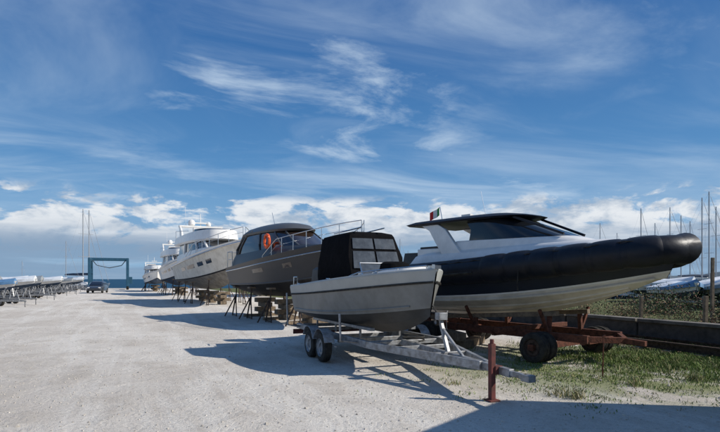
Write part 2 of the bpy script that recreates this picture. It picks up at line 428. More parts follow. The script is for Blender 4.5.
mb.rings([outline(-.55,.0,.22,1.5,3),outline(-.6,.02,.25,1.65,3),outline(-.58,.0,.22,1.95,3),outline(-.5,-.05,.15,2.02,3)],[0,0,0])
mb.box((-.25,0,1.15),(.22,.12,.8),0); mb.box((-.3,0,.72),(.5,.06,.06),0); mb.tube([(-.5,0,.62),(-.1,0,.62)],[.04,.07],10,0)
mb.make('outboard_motor',['boatgrey_d'],r)

t=root('boat_trailer',(-.86,13.75,0),H)
mb=MB()
for sg in(-1,1):
    mb.beam((-.1,sg*.78,.50),(4.3,sg*.78,.50),.07,.13); mb.beam((4.28,sg*.78,.50),(6.7,sg*.06,.44),.07,.13)
    mb.beam((.3,sg*.45,.70),(3.8,sg*.45,.72),.10,.06)
    for x in(.5,1.8,3.2): mb.beam((x,sg*.45,.5),(x,sg*.45,.7),.04,.04)
    for cx in(2.1,2.85):
        arc=[(cx+.37*math.cos(a),sg*1.12,.30+.38*math.sin(a)) for a in[math.radians(d) for d in range(20,165,15)]]
        for p,q in zip(arc,arc[1:]): mb.beam(p,q,.22,.012)
    mb.beam((1.65,sg*1.02,.36),(3.3,sg*1.02,.36),.04,.04)
    mb.tube([(3.9,sg*.80,.5),(3.9,sg*1.16,.55),(3.9,sg*1.18,1.05)],.025,8)
    mb.tube([(.2,sg*.8,.5),(.2,sg*1.14,.55),(.2,sg*1.16,1.35)],.025,8)
for x in(0,1.1,2.1,2.85,4.2): mb.beam((x,-.8,.42 if x in(2.1,2.85) else .5),(x,.8,.42 if x in(2.1,2.85) else .5),.08,.08)
for x in(4.9,5.8): mb.beam((x,-.78*(6.7-x)/2.5,.49),(x,.78*(6.7-x)/2.5,.49),.06,.07)
mb.beam((4.2,0,.5),(7.3,0,.42),.09,.11)
mb.beam((7.25,0,.42),(7.6,0,.42),.06,.07); mb.box((7.62,0,.41),(.16,.12,.09))
mb.beam((5.75,0,.5),(5.5,0,1.05),.06,.06); mb.beam((6.2,0,.47),(5.58,0,.88),.04,.04); mb.box((5.54,0,1.08),(.14,.16,.12)); 
mb.make('frame',['galv'],t,30,.006)
mb=MB()
for x in(2.1,2.85):
    for sg in(-1,1): mb.wheel((x,sg*1.12,.30),(0,1,0),.30,.19)
mb.wheel((5.45,0,.98),(0,1,0),.06,.12)
mb.make('wheels',['rubber','galv'],t,40)
mb=MB()
mb.beam((7.03,-.12,0.02),(7.03,-.12,.80),.075,.075); mb.box((7.03,-.12,.012),(.17,.17,.02)); mb.tube([(7.03,-.12,.80),(7.03,-.12,.86)],.03,8)
mb.box((7.03,-.04,.43),(.12,.12,.12))
mb.make('jockey_leg',['redox'],t,30,.004)
mb=MB()
mb.box((.05,-.0,.36),(.03,1.9,.12),1)
mb.tube([(4.6+.2*math.cos(a2),.0+.2*math.sin(a2),.58+.01*a2) for a2 in[i*.5 for i in range(26)]],.014,5,0)
mb.tube([(5.5,0,1.05),(5.25,0,1.25)],.012,5,0)
mb.make('light_board_and_rope',['rubber','redox'],t)

# ================================================================ RIB
RH=(.6,-.8); RS=(1.85,14.9,0)
r=root('rigid_inflatable_boat',RS,RH)
h=Hull(6.75,2.3,.78,1.75,1.12,1.72,1.62,2.25,rake=.75,bexp=3.0,cexp=2.2,cw=.90,flare=1.0,kexp=3.2,sheer_pow=1.5)
h.deckm=1
mb=h.mesh([(.18,0),(.24,1),(.6,2),(1,2)],34)
for sg in(1,-1):
    for f in(.35,.7):
        mb.tube([(h.X(tt,lerp(h.keel(tt),h.chine(tt),f*.92)),sg*h.c(tt)*f,lerp(h.keel(tt),h.chine(tt),f*.92)-.005) for tt in[.02+i/24*.88 for i in range(25)]],.022,5,0)
    mb.tube([h.side(.02+i/24*.95,.03,sg,.02) for i in range(25)],.03,6,0)
mb.make('hull',['cream','white','navy'],r,30)
def tp(u,sg):
    th=math.pi/2*u; n=2.55
    x=6.72*math.sin(th)**(2/n); y=1.18*math.cos(th)**(2/n) if u<1 else 0
    z=1.78+.46*(x/6.72)**1.6
    return Vector((x,sg*y,z))
full=[tp((i/60)**1.0,-1) for i in range(61)]
def resample(P,n):
    d=[0]
    for a_,b_ in zip(P,P[1:]): d.append(d[-1]+(b_-a_).length)
    o=[];k=0
    for i in range(n+1):
        s_=d[-1]*i/n
        while k<len(d)-2 and d[k+1]<s_: k+=1
        f=(s_-d[k])/max(1e-6,d[k+1]-d[k]); o.append(lerp(P[k],P[k+1],min(1,f)))
    return o
half=resample(full,48)
path=half+[Vector((p.x,-p.y,p.z)) for p in half[:-1]][::-1]
K=len(path)
TR=.30
rad=[TR]*K
for i in range(K):
    k=min(i,K-1-i)
    if k<5: rad[i]=lerp(.12,TR,(k/5)**.6)
    elif k>30: rad[i]=lerp(TR,.26,(k-30)/18)
mb=MB(); mb.tube(path,rad,24,0)
for i0 in range(21,42,4):
    for q in (0,1):
        seg=path[i0:i0+5] if q==0 else [Vector((p.x,-p.y,p.z)) for p in path[i0:i0+5]]
        seg=resample(seg,15)[1:-1]; R0=rad[i0+2]; m_=len(seg)-1
        mb.tube(seg,[R0+.001+.021*math.sin(math.pi*i/m_)**.45 if 0<i<m_ else R0 for i in range(m_+1)],24,0)
for i0 in(8,15):
    for q in(0,1):
        seg=path[i0:i0+2] if q==0 else [Vector((p.x,-p.y,p.z)) for p in path[i0:i0+2]]
        mb.tube([seg[0],lerp(seg[0],seg[1],.25)],[TR+.004]*2,20,0)
mb.tube([path[47],path[48]+Vector((.06,0,.02)),path[49]],[.26,.285,.26],20,0)
mb.make('inflatable_collar',['tube'],r,50)
mb=MB()
def around(off,z,i0,i1,step=1):
    o=[]
    for i in range(i0,i1,step):
        a_=path[max(0,i-1)];b_=path[min(K-1,i+1)]; tn=(b_-a_).normalized(); nn=Vector((tn.y,-tn.x,0)).normalized()
        if nn.dot(Vector((path[i].x-2.5,path[i].y,0)))<0: nn=-nn
        o.append(path[i]+nn*off*rad[i]/.275+Vector((0,0,z)))
    return o
mb.tube(around(.27,-.06,3,21),.03,6,0); mb.tube(around(.27,-.06,K-21,K-3),.03,6,0)
gl=around(.20,.22,5,44); 
for i in range(len(gl)): gl[i].z-= .03*math.sin(i*math.pi/3)**2
mb.tube(gl,.012,5,0)
mb.tube([path[28]+Vector((0,-.28,-.05)),path[28]+Vector((0,-.33,-.4)),path[28]+Vector((0,-.30,-.55))],.014,6,0)
mb.make('rub_strake',['rubber','white'],r)
mb=MB()
mb.rings([outline(.3,6.1,1.0,1.7,3,zf=.35),outline(.4,6.0,.98,2.05,3,zf=.25),outline(.6,5.9,.90,2.30,3,zf=.12),outline(1.0,5.6,.80,2.38,3,zf=.12)],[0,0,0])
mb.rings([outline(1.6,5.3,.80,2.32,2.6,zf=.05),outline(1.7,5.1,.78,2.52,2.6,zf=.0),outline(1.9,4.75,.74,2.64,2.6,zf=-.02)],[0,0])
mb.box((.9,0,2.2),(.9,1.4,.6),0); mb.box((.9,0,2.52),(.8,1.3,.08),1)
mb.make('deck_and_console',['white','boatgrey_d'],r,40,.02)
mb=MB()
mb.rings([outline(2.3,4.72,.73,2.62,2.6,zf=-.0),outline(2.35,4.0,.72,2.88,2.6),outline(2.2,3.42,.70,3.10,2.8)],[0,0])
mb.make('windscreen',['glass'],r,40)
mb=MB()
mb.rings([outline(.35,3.62,.90,3.10,4,zf=.02),outline(.25,3.72,.93,3.15,4,zf=.0),outline(.55,3.6,.86,3.21,4,zf=-.02),outline(1.0,3.2,.66,3.25,4)],[0,0,0],capm=0)
for sg in(-1,1):
    mb.beam((3.45,sg*.55,3.12),(4.62,sg*.40,2.66),.05,.05,0)
mb.make('hardtop',['tube'],r,40)
mb=MB()
for sg in(-1,1):
    prof=[(.75,3.10),(1.35,3.10),(1.62,2.95),(2.15,2.35),(2.5,2.05),(1.75,2.05),(1.35,2.55),(1.05,2.95)]
    a_=[Vector((x,sg*(.84+.06*(3.1-z)),z)) for x,z in prof]; b_=[p-Vector((0,sg*.10,0)) for p in a_]
    mb.rings([a_,b_],[0])
mb.make('arch_legs',['white'],r,30,.015)
mb=MB()
mb.tube([(1.1,-.4,3.2),(1.0,-.4,3.62)],.012,6,0)
mb.tube([(1.6,0,3.2),(1.6,0,3.34)],.02,6,0); mb.box((1.6,0,3.36),(.3,.12,.06),1)
mb.tube([(2.0,.3,3.2),(1.8,.3,4.0)],.006,5,0)
mb.make('antennas',['steel','white'],r)
mb=MB()
for k,(c0) in enumerate((0,1,2)):
    x0=.98-k*.07
    g_=[]
    for i in range(2):
        for j in range(2):
            g_.append((x0-i*.07,-.4-.04*(k+i)+.03*math.sin((k+i)*1.7),3.62-j*.22-.05*(k+i)))
    mb.add(g_,[(0,1,3,2)],c0)
mb.make('flag',['green','white','red'],r,0)
mb=MB()
mb.rings([outline(-.6,.1,.25,1.9,3),outline(-.65,.12,.27,2.1,3),outline(-.6,.1,.22,2.45,3)],[0,0]); mb.box((-.25,0,1.4),(.25,.14,1.1),0); mb.box((-.3,0,.8),(.5,.05,.05),0)
mb.make('outboard_motor',['boatgrey_d'],r)

t=root('rusty_boat_cradle',RS,RH)
mb=MB()
for sg in(-1,1):
    mb.beam((.2,sg*.65,.52),(5.3,sg*.65,.50),.10,.16); 
    mb.beam((.8,sg*.55,.70),(4.6,sg*.6,.98),.12,.10,1)
    for x in(.8,2.4,4.4): mb.beam((x,sg*.62,.5),(x,sg*.58,.75+.05*x),.08,.08)
    for x in(4.4,2.4):
        mb.beam((x,sg*.62,.55),(x,sg*.95,1.06),.06,.06)
mb.beam((5.25,-.65,.5),(5.7,0,.48),.09,.12); mb.beam((5.25,.65,.5),(5.7,0,.48),.09,.12); mb.beam((5.6,0,.48),(6.1,0,.45),.1,.1)
for x in(.4,1.6,3.0,5.2): mb.beam((x,-.7,.44),(x,.7,.44),.10,.10)
mb.beam((4.5,-1.42,.32),(4.5,1.42,.32),.12,.12)
mb.beam((3.6,-1.3,.60),(3.6,1.3,.60),.12,.10)
mb.make('frame',['rust','wood'],t,30,.006)
mb=MB()
for sg in(-1,1):
    for o in(1.0,1.27): mb.wheel((4.5,sg*o,.31),(0,1,0),.31,.22)
    for o in(.80,1.06): mb.wheel((1.2,sg*o,.31),(0,1,0),.31,.22)
mb.make('wheels',['rubber','rustd'],t,40)

# timber blocks lying between the two boats
r=root('timber_block_pile',(2.3,12.6,0),rz=.4); mb=MB()
for x,y,z,a_ in((0,0,.11,.1),(.1,.3,.11,-.1),(.05,.15,.33,1.4),(.9,.5,.11,.6),(-.5,.9,.11,.2),(-.45,1.1,.33,.9)):
    mb.box((x,y,z),(1.0,.24,.2),0,Matrix.Rotation(a_,3,'Z'))
mb.make('timber_blocks',['wood'],r,0,.012)

# ================================================================ MOTOR CRUISER (dark grey)
CH=Vector((.52,-.85)).normalized(); CS=(-5,25,0)
r=root('motor_cruiser',CS,(CH.x,CH.y))
h=Hull(9.9,3.2,.95,1.9,1.42,1.95,2.22,3.02,rake=.9,bexp=2.8,cexp=2.2,cw=.84,flare=1.15,kexp=4,sheer_pow=1.2)
h.deckm=2
mb=h.mesh([(.2,1),(.5,1),(.8,1),(.805,2),(1,1)],36); mb.make('hull',['antifoul','bronze','bronze_l','white'],r,30)
mb=MB()
for sg in(1,-1):
    mb.tube([h.side(i/30,.80,sg,.015) for i in range(31)],.022,6,0)
    mb.tube([h.side(i/30,0.04,sg,.01) for i in range(31)],.02,6,1)
mb.make('rub_rail',['steel','bronze_l'],r)
mb=MB()
for sg in(1,-1):
    for a_,b_ in((.34,.44),(.60,.66)):
        K_=10
        o=[h.side(lerp(a_,b_,k/K_),.48,sg,.006) for k in range(K_+1)]+[h.side(lerp(a_,b_,k/K_),.64,sg,.006) for k in range(K_,-1,-1)]
        mb.add(o,[(k,k+1,2*K_-k,2*K_+1-k) for k in range(K_)],0)
mb.make('hull_windows',['glassb'],r,30)
mb=MB()
mb.rings([outline(.6,8.2,1.42,2.2,2.6,zf=.55),outline(.7,7.9,1.36,2.5,2.6,zf=.42),outline(.9,7.0,1.28,2.78,2.8,zf=.2)],[0,0])
mb.make('coachroof',['bronze'],r,40)
mb=MB()
mb.rings([outline(1.2,6.9,1.24,2.75,2.7,zf=.16),outline(1.4,6.2,1.20,3.1,2.8,zf=.05),outline(1.7,5.4,1.10,3.5,2.8,zf=0),outline(1.9,5.0,1.0,3.68,2.8)],[0,0,0])
mb.make('cabin_glass',['glassb'],r,40)
mb=MB()
mb.rings([outline(1.5,5.3,1.10,3.60,2.8),outline(1.5,5.4,1.12,3.68,2.8),outline(1.8,5.1,.95,3.86,2.8),outline(2.3,4.5,.65,3.98,2.8)],[0,0,0])
for sg in(-1,1):
    for f in(.0,.28,.55,.78):
        n_=14;i=int(f*n_)
        def pp(x0,x1,wd,z,zf,nn):
            o=outline(x0,x1,wd+.015,z,nn,14,zf); p=o[i]; return Vector((p.x,abs(p.y)*sg,p.z))
        mb.tube([pp(1.2,6.9,1.24,2.75,.16,2.7),pp(1.4,6.2,1.20,3.1,.05,2.8),pp(1.7,5.4,1.10,3.5,0,2.8),pp(1.9,5.0,1.0,3.68,0,2.8)],.04,6,0)
    mb.tube([(1.0,sg*1.25,2.4),(.9,sg*1.2,3.0),(1.5,sg*1.1,3.62),(2.4,sg*1.02,3.72)],.07,8,0)
mb.make('hardtop',['bronze_l'],r,40)
mb=MB(); rail(mb,h,.45,.985,.58,14,.016,0,.10,1)
for sg in(1,-1):
    p=[(.05,sg*1.4,2.25),(.05,sg*1.4,2.95),(.8,sg*1.42,2.95),(.8,sg*1.42,2.3)]
    mb.tube(p,.018,6,0); mb.tube([(.05,sg*1.4,2.6),(.8,sg*1.42,2.6)],.012,6,0)
mb.tube([(.05,1.4,2.95),(.05,-1.4,2.95)],.018,6,0); mb.tube([(.05,1.4,2.6),(.05,-1.4,2.6)],.012,6,0)
mb.tube([(3.6,-.5,3.95),(3.3,-.5,4.5)],.010,5,0)
mb.make('rails',['steel'],r)
mb=MB()
c0=Vector((4.7,-1.28,3.18)); mb.tube([c0+Vector((.25*math.cos(a_),-.0,.25*math.sin(a_))) for a_ in[2*math.pi*i/20 for i in range(20)]],.06,8,0,closed=True)
mb.make('life_ring',['orange'],r)
mb=MB()
mb.box((-.35,0,1.75),(.8,2.4,.08),0)
for y in(-.9,.9): mb.beam((-.6,y,1.72),(.02,y,1.45),.06,.06,1)
mb.make('swim_platform',['teak','steel'],r)
t=root('boat_stand',CS,(CH.x,CH.y))
mb=MB()
for x in(.6,2.6,4.8,6.8):
    for sg in(-1,1): prop(mb,x,sg*(1.15 if x<6 else .85),1.32 if x<6 else 1.5,0,1)
for x in(1.2,3.6,6.0):
    for k in range(4): mb.box((x,0,.12+.21*k),(.35 if k%2 else .9,.9 if k%2 else .35,.2),1)
    mb.beam((x,-1,.06),(x,1,.06),.2,.12,1)
mb.make('props',['rustd','wood'],t,30)

# ================================================================ FLYBRIDGE YACHTS
def flyyacht(S,hd,L,B,k=1.0,domes=True,hullm='cream',botm='antifoulg'):
    r=root('flybridge_yacht',S,hd)
    h=Hull(L,B,.95,2.2*k,1.55*k,2.5*k,2.75*k,3.95*k,rake=1.5*k,bexp=2.6,cexp=2.0,cw=.82,flare=1.25,kexp=4,sheer_pow=1.4)
    h.deckm=1
    mb=h.mesh([(.06,2),(.3,0+3),(.6,3),(.9,3),(1,1)],34); mb.make('hull',[botm,'white','antifoul',hullm],r,30)
    mb=MB()
    for sg in(1,-1):
        mb.tube([h.side(i/30,.9,sg,.02) for i in range(31)],.05*k,6,0)
    mb.make('rub_rail',['steel'],r)
    mb=MB()
    for sg in(1,-1):
        for a_,b_ in((.28,.36),(.40,.52),(.57,.64),(.68,.74)):
            o=[h.side(lerp(a_,b_,q/4),.45,sg,.012) for q in range(5)]+[h.side(lerp(a_,b_,q/4),.62,sg,.012) for q in range(4,-1,-1)]
            mb.add(o,[tuple(range(10))],0)
    mb.make('hull_windows',['glass'],r,0)
    zs=2.85*k
    mb=MB(); l=L/14
    W=B/2
    mb.rings([outline(1.2*l,11.2*l,W*.82,zs-.2,2.6,zf=.7*k),outline(1.3*l,10.4*l,W*.80,zs+.55*k,2.6,zf=.35*k)],[0])
    mb.rings([outline(1.5*l,10.2*l,W*.78,zs+.50*k,2.7,zf=.3*k),outline(1.8*l,8.6*l,W*.74,zs+1.35*k,2.8)],[1])
    mb.rings([outline(.4*l,8.7*l,W*.80,zs+1.33*k,3),outline(.3*l,8.9*l,W*.84,zs+1.45*k,3),outline(.4*l,8.7*l,W*.80,zs+1.95*k,3,zf=.12),outline(.9*l,7.9*l,W*.70,zs+1.97*k,3)],[0,0,0])
    mb.rings([outline(5.3*l,7.9*l,W*.62,zs+1.9*k,2.6),outline(5.4*l,7.2*l,W*.60,zs+2.25*k,2.6)],[1])
    for sg in(-1,1):
        for f in(2,6,9):
            a_=outline(1.5*l,10.2*l,W*.80,zs+.50*k,2.7,14,.3*k)[f]; b_=outline(1.8*l,8.6*l,W*.76,zs+1.35*k,2.8,14)[f]
            mb.beam((a_.x,abs(a_.y)*sg,a_.z),(b_.x,abs(b_.y)*sg,b_.z),.10*k,.14*k,0)
        prof=[(1.6,1.9),(2.6,1.9),(2.3,2.4),(1.6,2.85),(1.1,2.85),(1.5,2.4)]
        a_=[Vector((x*l,sg*W*.74,zs+z*k)) for x,z in prof]; b_=[p-Vector((0,sg*.12,0)) for p in a_]
        mb.rings([a_,b_],[0])
    mb.box((1.4*l,0,zs+2.85*k),(.6*l,W*1.5,.12*k),0)
    if domes:
        for y,q_ in((-.7,.75),(.6,.55)):
            R=[[Vector((1.4*l+q*q_*math.cos(a2),y+q*q_*math.sin(a2),zs+(2.88+z*q_)*k)) for a2 in[2*math.pi*i/12 for i in range(12)]] for q,z in((.2*k,0),(.34*k,.15),(.36*k,.4),(.26*k,.6),(.08*k,.7))]
            mb.rings(R,[0]*4)
    mb.box((1.4*l,0,zs+3.15*k),(.2,1.0*k,.1*k),0); mb.tube([(1.4*l,0,zs+2.85*k),(1.2*l,0,zs+3.9*k)],.03,6,0)
    mb.tube([(1.3*l,-W*.5,zs+2.85*k),(.9*l,-W*.5,zs+4.4*k)],.012,5,0)
    mb.box((4.2*l,-.5,zs+2.2*k),(.5,1.2,.6*k),0); mb.box((5.2*l,-.4,zs+2.1*k),(.5,1.0,.5*k),0)
    mb.make('superstructure',['white','glass'],r,35)
    mb=MB(); rail(mb,h,.42,.985,.7*k,14,.022,0,.12,1)
    for sg in(-1,1):
        mb.tube([(.4*l,sg*W*.78,zs+2.0*k),(.3*l,sg*W*.78,zs+2.5*k),(2.0*l,sg*W*.78,zs+2.4*k),(5*l,sg*W*.72,zs+2.2*k)],.02,5,0)
    mb.make('rails',['steel'],r)
    t=root('boat_stand',S,hd); mb=MB()
    for x in(.08,.28,.48,.68):
        for sg in(-1,1): prop(mb,x*L,sg*(W*.72 if x<.6 else W*.5),(1.45 if x<.6 else 1.65)*k,0,1)
    for x in(.15,.38,.6):
        for q in range(4): mb.box((x*L,0,.12+.21*q),(.4 if q%2 else 1,1 if q%2 else .4,.2),1)
    mb.make('props',['rustd','wood'],t,30)
    return r
flyyacht((-13.3,42.5,0),(.47,-.88),14.2,4.4,1.02)
flyyacht((-22.0,62,0),(.42,-.9),13,4.2,1.0,True,'white','antifoulb')
flyyacht((-30.5,77,0),(.40,-.9),10,3.4,.72,False,'white','antifoulb')
flyyacht((-12,58,0),(.42,-.9),11,3.6,.8,False,'cream')

# ================================================================ TRAVEL LIFT
r=root('boat_travel_lift',(-40.5,84,0),rz=.42)
mb=MB()
W_=2.7
for sx in(-1,1):
    for sy in(-1,1):
        mb.beam((sx*W_,sy*2.6,.7),(sx*W_,sy*2.6,4.9),.42,.42)
    mb.beam((sx*W_,-3.0,.75),(sx*W_,3.0,.75),.4,.45); mb.beam((sx*W_,-2.8,4.8),(sx*W_,2.8,4.8),.35,.45)
    mb.beam((sx*W_,-2.6,3.3),(sx*W_,-1.4,4.7),.2,.2); mb.beam((sx*W_,2.6,3.3),(sx*W_,1.4,4.7),.2,.2)
mb.beam((-W_-.2,2.6,4.95),(W_+.2,2.6,4.95),.4,.5)
mb.box((W_+.4,-1,1.5),(.6,1.4,1.1))
mb.make('gantry',['blue'],r,30,.03)
mb=MB()
for sx in(-1,1):
    for sy in(-1,1): mb.wheel((sx*W_,sy*2.4,.5),(1,0,0),.5,.4)
for sy in(-1.5,1.5):
    mb.tube([(-2.4,sy,4.7),(-1.8,sy,3.9),(0,sy,3.5),(1.8,sy,3.9),(2.4,sy,4.7)],.035,6,0)
mb.make('wheels_and_slings',['rubber','galv'],r)

# ================================================================ CAR
r=root('parked_car',(-32.3,64,0),rz=math.radians(-75))
mb=MB()
def sect(x,w,z0,z1,ins): return [Vector((x,-w,z0)),Vector((x,w,z0)),Vector((x,w,lerp(z0,z1,.6))),Vector((x,w-ins,z1)),Vector((x,-w+ins,z1)),Vector((x,-w,lerp(z0,z1,.6)))]
mb.rings([sect(-2,.7,.4,.75,.1),sect(-1.9,.84,.28,.92,.08),sect(-.6,.88,.25,.95,.06),sect(.9,.88,.25,.93,.06),sect(1.7,.84,.26,.80,.1),sect(2.0,.7,.35,.62,.12)],[0]*5)
mb.rings([sect(-1.85,.72,.90,.95,.05),sect(-1.5,.76,.90,1.38,.2),sect(-.2,.78,.90,1.47,.22),sect(.5,.77,.90,1.38,.22),sect(1.2,.72,.88,.93,.05)],[1,0,0,1])
for sg in(-1,1):
    mb.add([(-1.35,sg*.775,.98),(-.2,sg*.79,.98),(.75,sg*.78,.96),(.35,sg*.68,1.32),(-.2,sg*.65,1.38),(-1.25,sg*.67,1.33)],[(0,1,2,3,4,5)],1)
    mb.box((1.93,sg*.6,.66),(.12,.25,.12),2)
mb.make('body',['carpaint','glass','white'],r,30,.02)
mb=MB()
for x in(-1.25,1.3):
    for sg in(-1,1): mb.wheel((x,sg*.80,.31),(0,1,0),.31,.2)
mb.make('wheels',['rubber','galv'],r,40)

# ================================================================ LEFT ROW
def covered(loc,hd,tm,L=5.2):
    r=root('covered_motorboat',loc,rz=hd)
    h=Hull(L,2.1,.55,1.1,.85,1.2,1.3,1.65,rake=.6,bexp=2.5,cexp=2,cw=.82,kexp=4); h.deckm=1
    h.mesh([(.3,1),(.8,1),(1,1)],22).make('hull',['antifoulb','white'],r,30)
    mb=MB()
    R=[]
    for i in range(13):
        t_=.02+i/12*.95; b=h.b(t_)+.04; zs=h.sheer(t_); rg=.38*math.sin(min(1,t_*1.6+.15)*math.pi*.75)
        q=[(-1,-.22),(-1,.02),(-.55,.45+.1*(i%2)),(0,1),(.55,.45+.1*(i%2)),(1,.02),(1,-.22)]
        R.append([Vector((t_*L,y*b,zs+(z*rg if z>0 else z))) for y,z in q])
    n=7;vs=[p for r_ in R for p in r_];fs=[(i*n+j,i*n+j+1,(i+1)*n+j+1,(i+1)*n+j) for i in range(12) for j in range(6)]
    fs+= [tuple(range(n)),tuple(range(12*n,13*n))]
    mb.add(vs,fs,0); mb.make('boat_cover',[tm],r,60)
    mb=MB()
    for sg in(-1,1):
        mb.beam((0,sg*.6,.5),(4,sg*.6,.5),.08,.1); mb.beam((4,sg*.6,.5),(5.8,0,.5),.08,.1)
        for x in(.6,3.4): mb.beam((x,sg*.75,.03),(x,sg*.75,.85),.07,.07)
        mb.wheel((1.8,sg*1.0,.3),(0,1,0),.3,.2,1,0)
    for x in(0.1,1.8,3.8): mb.beam((x,-.85,.45),(x,.85,.45),.07,.07)
    mb.make('trailer',['galv','rubber'],r,30)
    return r
def lineX(y): return -15.7-(y-22.7)*.424
cw=covered((lineX(29.5)-8.6,29.5,0),math.radians(-20),'tarpw')
k=0
for y in [32.5,35.5,38.5,41.5,45,48.5,52,56,60,64,68,72,76,81,86,91]:
    rzz=random.uniform(-38,-8); 
    dup(cw,(lineX(y)-8.0-(y>44)*.9+random.uniform(-.6,.6),y,0),math.radians(rzz),random.uniform(.9,1.15),(('boat_cover',['tarpb','tarpg','tarpw'][k%3]) if k%3==1 or k%4==3 else None)); k+=1
for y in [46,53,61,70,79,88]:
    dup(cw,(lineX(y)-16+random.uniform(-1,1),y,0),math.radians(random.uniform(-30,30)),random.uniform(.95,1.2))
def cradle(loc,rz):
    r=root('empty_boat_trailer',loc,rz=rz); mb=MB()
    for sg in(-1,1):
        mb.beam((0,sg*.75,.48),(3.8,sg*.75,.48),.06,.1); mb.beam((3.8,sg*.75,.48),(5.6,0,.45),.06,.1)
        for x in(.2,1.4,3.3):
            mb.beam((x,sg*.75,.48),(x,sg*.95,1.05),.05,.05); mb.box((x,sg*.93,1.05),(.3,.12,.05))
        mb.wheel((1.6,sg*1.0,.29),(0,1,0),.29,.18,1,0); mb.wheel((2.3,sg*1.0,.29),(0,1,0),.29,.18,1,0)
        mb.beam((1.3,sg*1.0,.62),(2.6,sg*1.0,.62),.2,.02)
    for x in(0,1.2,2.4,3.7): mb.beam((x,-.75,.44),(x,.75,.44),.06,.07)
    mb.beam((5.0,0,.45),(4.8,0,1.05),.06,.06); mb.beam((5.5,0,0.02),(5.5,0,.5),.05,.05)
    mb.make('frame',['galv','rubber'],r,30); return r
c0=cradle((lineX(24)-5.6,24,0),math.radians(-22))
y=26.3
while y<88:
    dup(c0,(lineX(y)-5.3+random.uniform(-.5,.5),y,0),math.radians(random.uniform(-34,-8)),random.uniform(.82,1.0)); y+=random.uniform(2.4,3.4)*(1+(y-26)/90)

# ================================================================ SAILING YACHTS
def sailboat(loc,rz,sc):
    r=root('sailing_yacht',loc,rz=rz); r.scale=(sc,sc,sc)
    h=Hull(10,3.1,-.5,.3,.25,.6,1.0,1.35,rake=.9,bexp=2.2,cexp=1.9,cw=.85,kexp=3,stern_in=.8); h.deckm=1
    h.mesh([(.15,0),(.8,1),(1,1)],20).make('hull',['antifoulb','white'],r,30)
    mb=MB(); mb.rings([outline(2.2,7.4,.95,1.05,2.5,zf=.2),outline(2.4,7.0,.85,1.55,2.5)],[0]); mb.rings([outline(2.45,6.8,.87,1.25,2.5),outline(2.5,6.7,.87,1.4,2.5)],[1])
    mb.make('coachroof',['white','glass'],r)
    mb=MB(); mb.tube([(5.6,0,1.3),(5.6,0,12.8)],[.085,.06],8,0); mb.tube([(5.5,0,2.6),(1.8,0,2.7)],.07,6,0); mb.tube([(5.4,0,2.8),(3.5,0,2.85),(1.9,0,2.8)],[.16,.13,.08],8,1)
    for z in(5.5,9): mb.tube([(5.6,-.8,z),(5.6,.8,z)],.025,5,0)
    for e in((.1,0,1.1),(9.9,0,1.4),(5.6,-1.4,1.1),(5.6,1.4,1.1)): mb.tube([(5.6,0,12.7),e],.006,4,0)
    mb.tube([(9.6,0,1.8),(5.8,0,12.2)],.025,5,0)
    mb.make('mast_and_rigging',['alu','antifoulb','white'],r); return r
s0=sailboat((0,0,0),0,1); 
def sb(px,d,topy,rz=None):
    x=(px-360)*d/520; z=1.7+(279-topy)*d/520; sc=(z+1.1)/12.9
    rz=random.uniform(-.5,.5) if rz is None else rz
    o=Vector((5.6*math.cos(rz),5.6*math.sin(rz),0))*sc
    return (x-o.x,d-o.y,-1.2),rz,sc
first=True
for px,d,ty in [(641,72,207),(670,80,206),(681,66,214),(702,62,196),(709,74,190),(716,60,205),(600,95,222),(617,110,232),(575,118,238),(560,100,236),(655,105,222),(690,95,220),(400,120,238),(392,150,248),(408,135,250),(630,120,236),(545,130,245)]:
    l_,rz,sc=sb(px,d,ty)
    if first: s0.location=l_; s0.rotation_euler=(0,0,rz); s0.scale=(sc,)*3; first=False
    else: dup(s0,l_,rz,sc)
for px,d,ty in [(83,112,208),(89,118,209),(66,105,240),(22,150,260)]:
    l_,rz,sc=sb(px,d,ty); dup(s0,l_,rz,sc)

for px,d,rz,sc in [(655,35,-1.2,.9),(676,33,-1.9,.9),(697,34,-1.1,.95),(716,32,-2.0,.9),(636,40,-1.3,1.0),(705,41,.4,1.1),(700,50,.2,1.8),(668,56,3.0,1.7),(620,60,.2,1.6),(590,66,.2,1.6)]:
    dup(cw,((px-360)*d/520,d,0 if d<42 else -1.7),rz,sc,('boat_cover',{33:'tarpb',32:'tarpg',56:'tarpb'}[d]) if d in(33,32,56) else None)

# ================================================================ BREAKWATER
mb=MB()
def rocks(x0,y0,x1,y1,n,hw,ht,s0_,s1_):
    for i in range(n):
        f=random.random(); u=random.uniform(-1,1); x=lerp(x0,x1,f)+u*hw*.3; y=lerp(y0,y1,f)+u*hw
        s_=random.uniform(s0_,s1_); z=-1.3+(ht+1.3)*(1-abs(u))*random.uniform(.5,1)
        R=Matrix.Rotation(random.uniform(0,6),3,'Z')@Matrix.Rotation(random.uniform(-.6,.6),3,'X')
        mb.box((x,y,z-s_*.4),(s_,s_*random.uniform(.6,1.2),s_*.8),0,R,.75)
rocks(-260,190,-104,150,600,4,1.0,1.5,3); rocks(30,200,420,260,500,5,1.2,2,4)
mb.make('rock_breakwater',['rock'],smooth=0)
mb=MB(); R_=Matrix.Rotation(-.24,3,'Z'); cM=Vector((-185,172,0))
mb.box((-185,172,.4),(160,2,1.6),0,R_)
for i in range(46): 
    p=cM+R_@Vector((-79+i*3.5,0,1.7)); mb.box(p,(.12,.12,1.2),1)
mb.box((-185,172,2.25),(158,.1,.1),1,R_)
mb.make('harbour_mole',['concl','white'],smooth=0)
hm=mat('distant_hill',(.10,.14,.17),1,var=.2,vscale=.004)
mb=MB(); vs=[];fs=[]
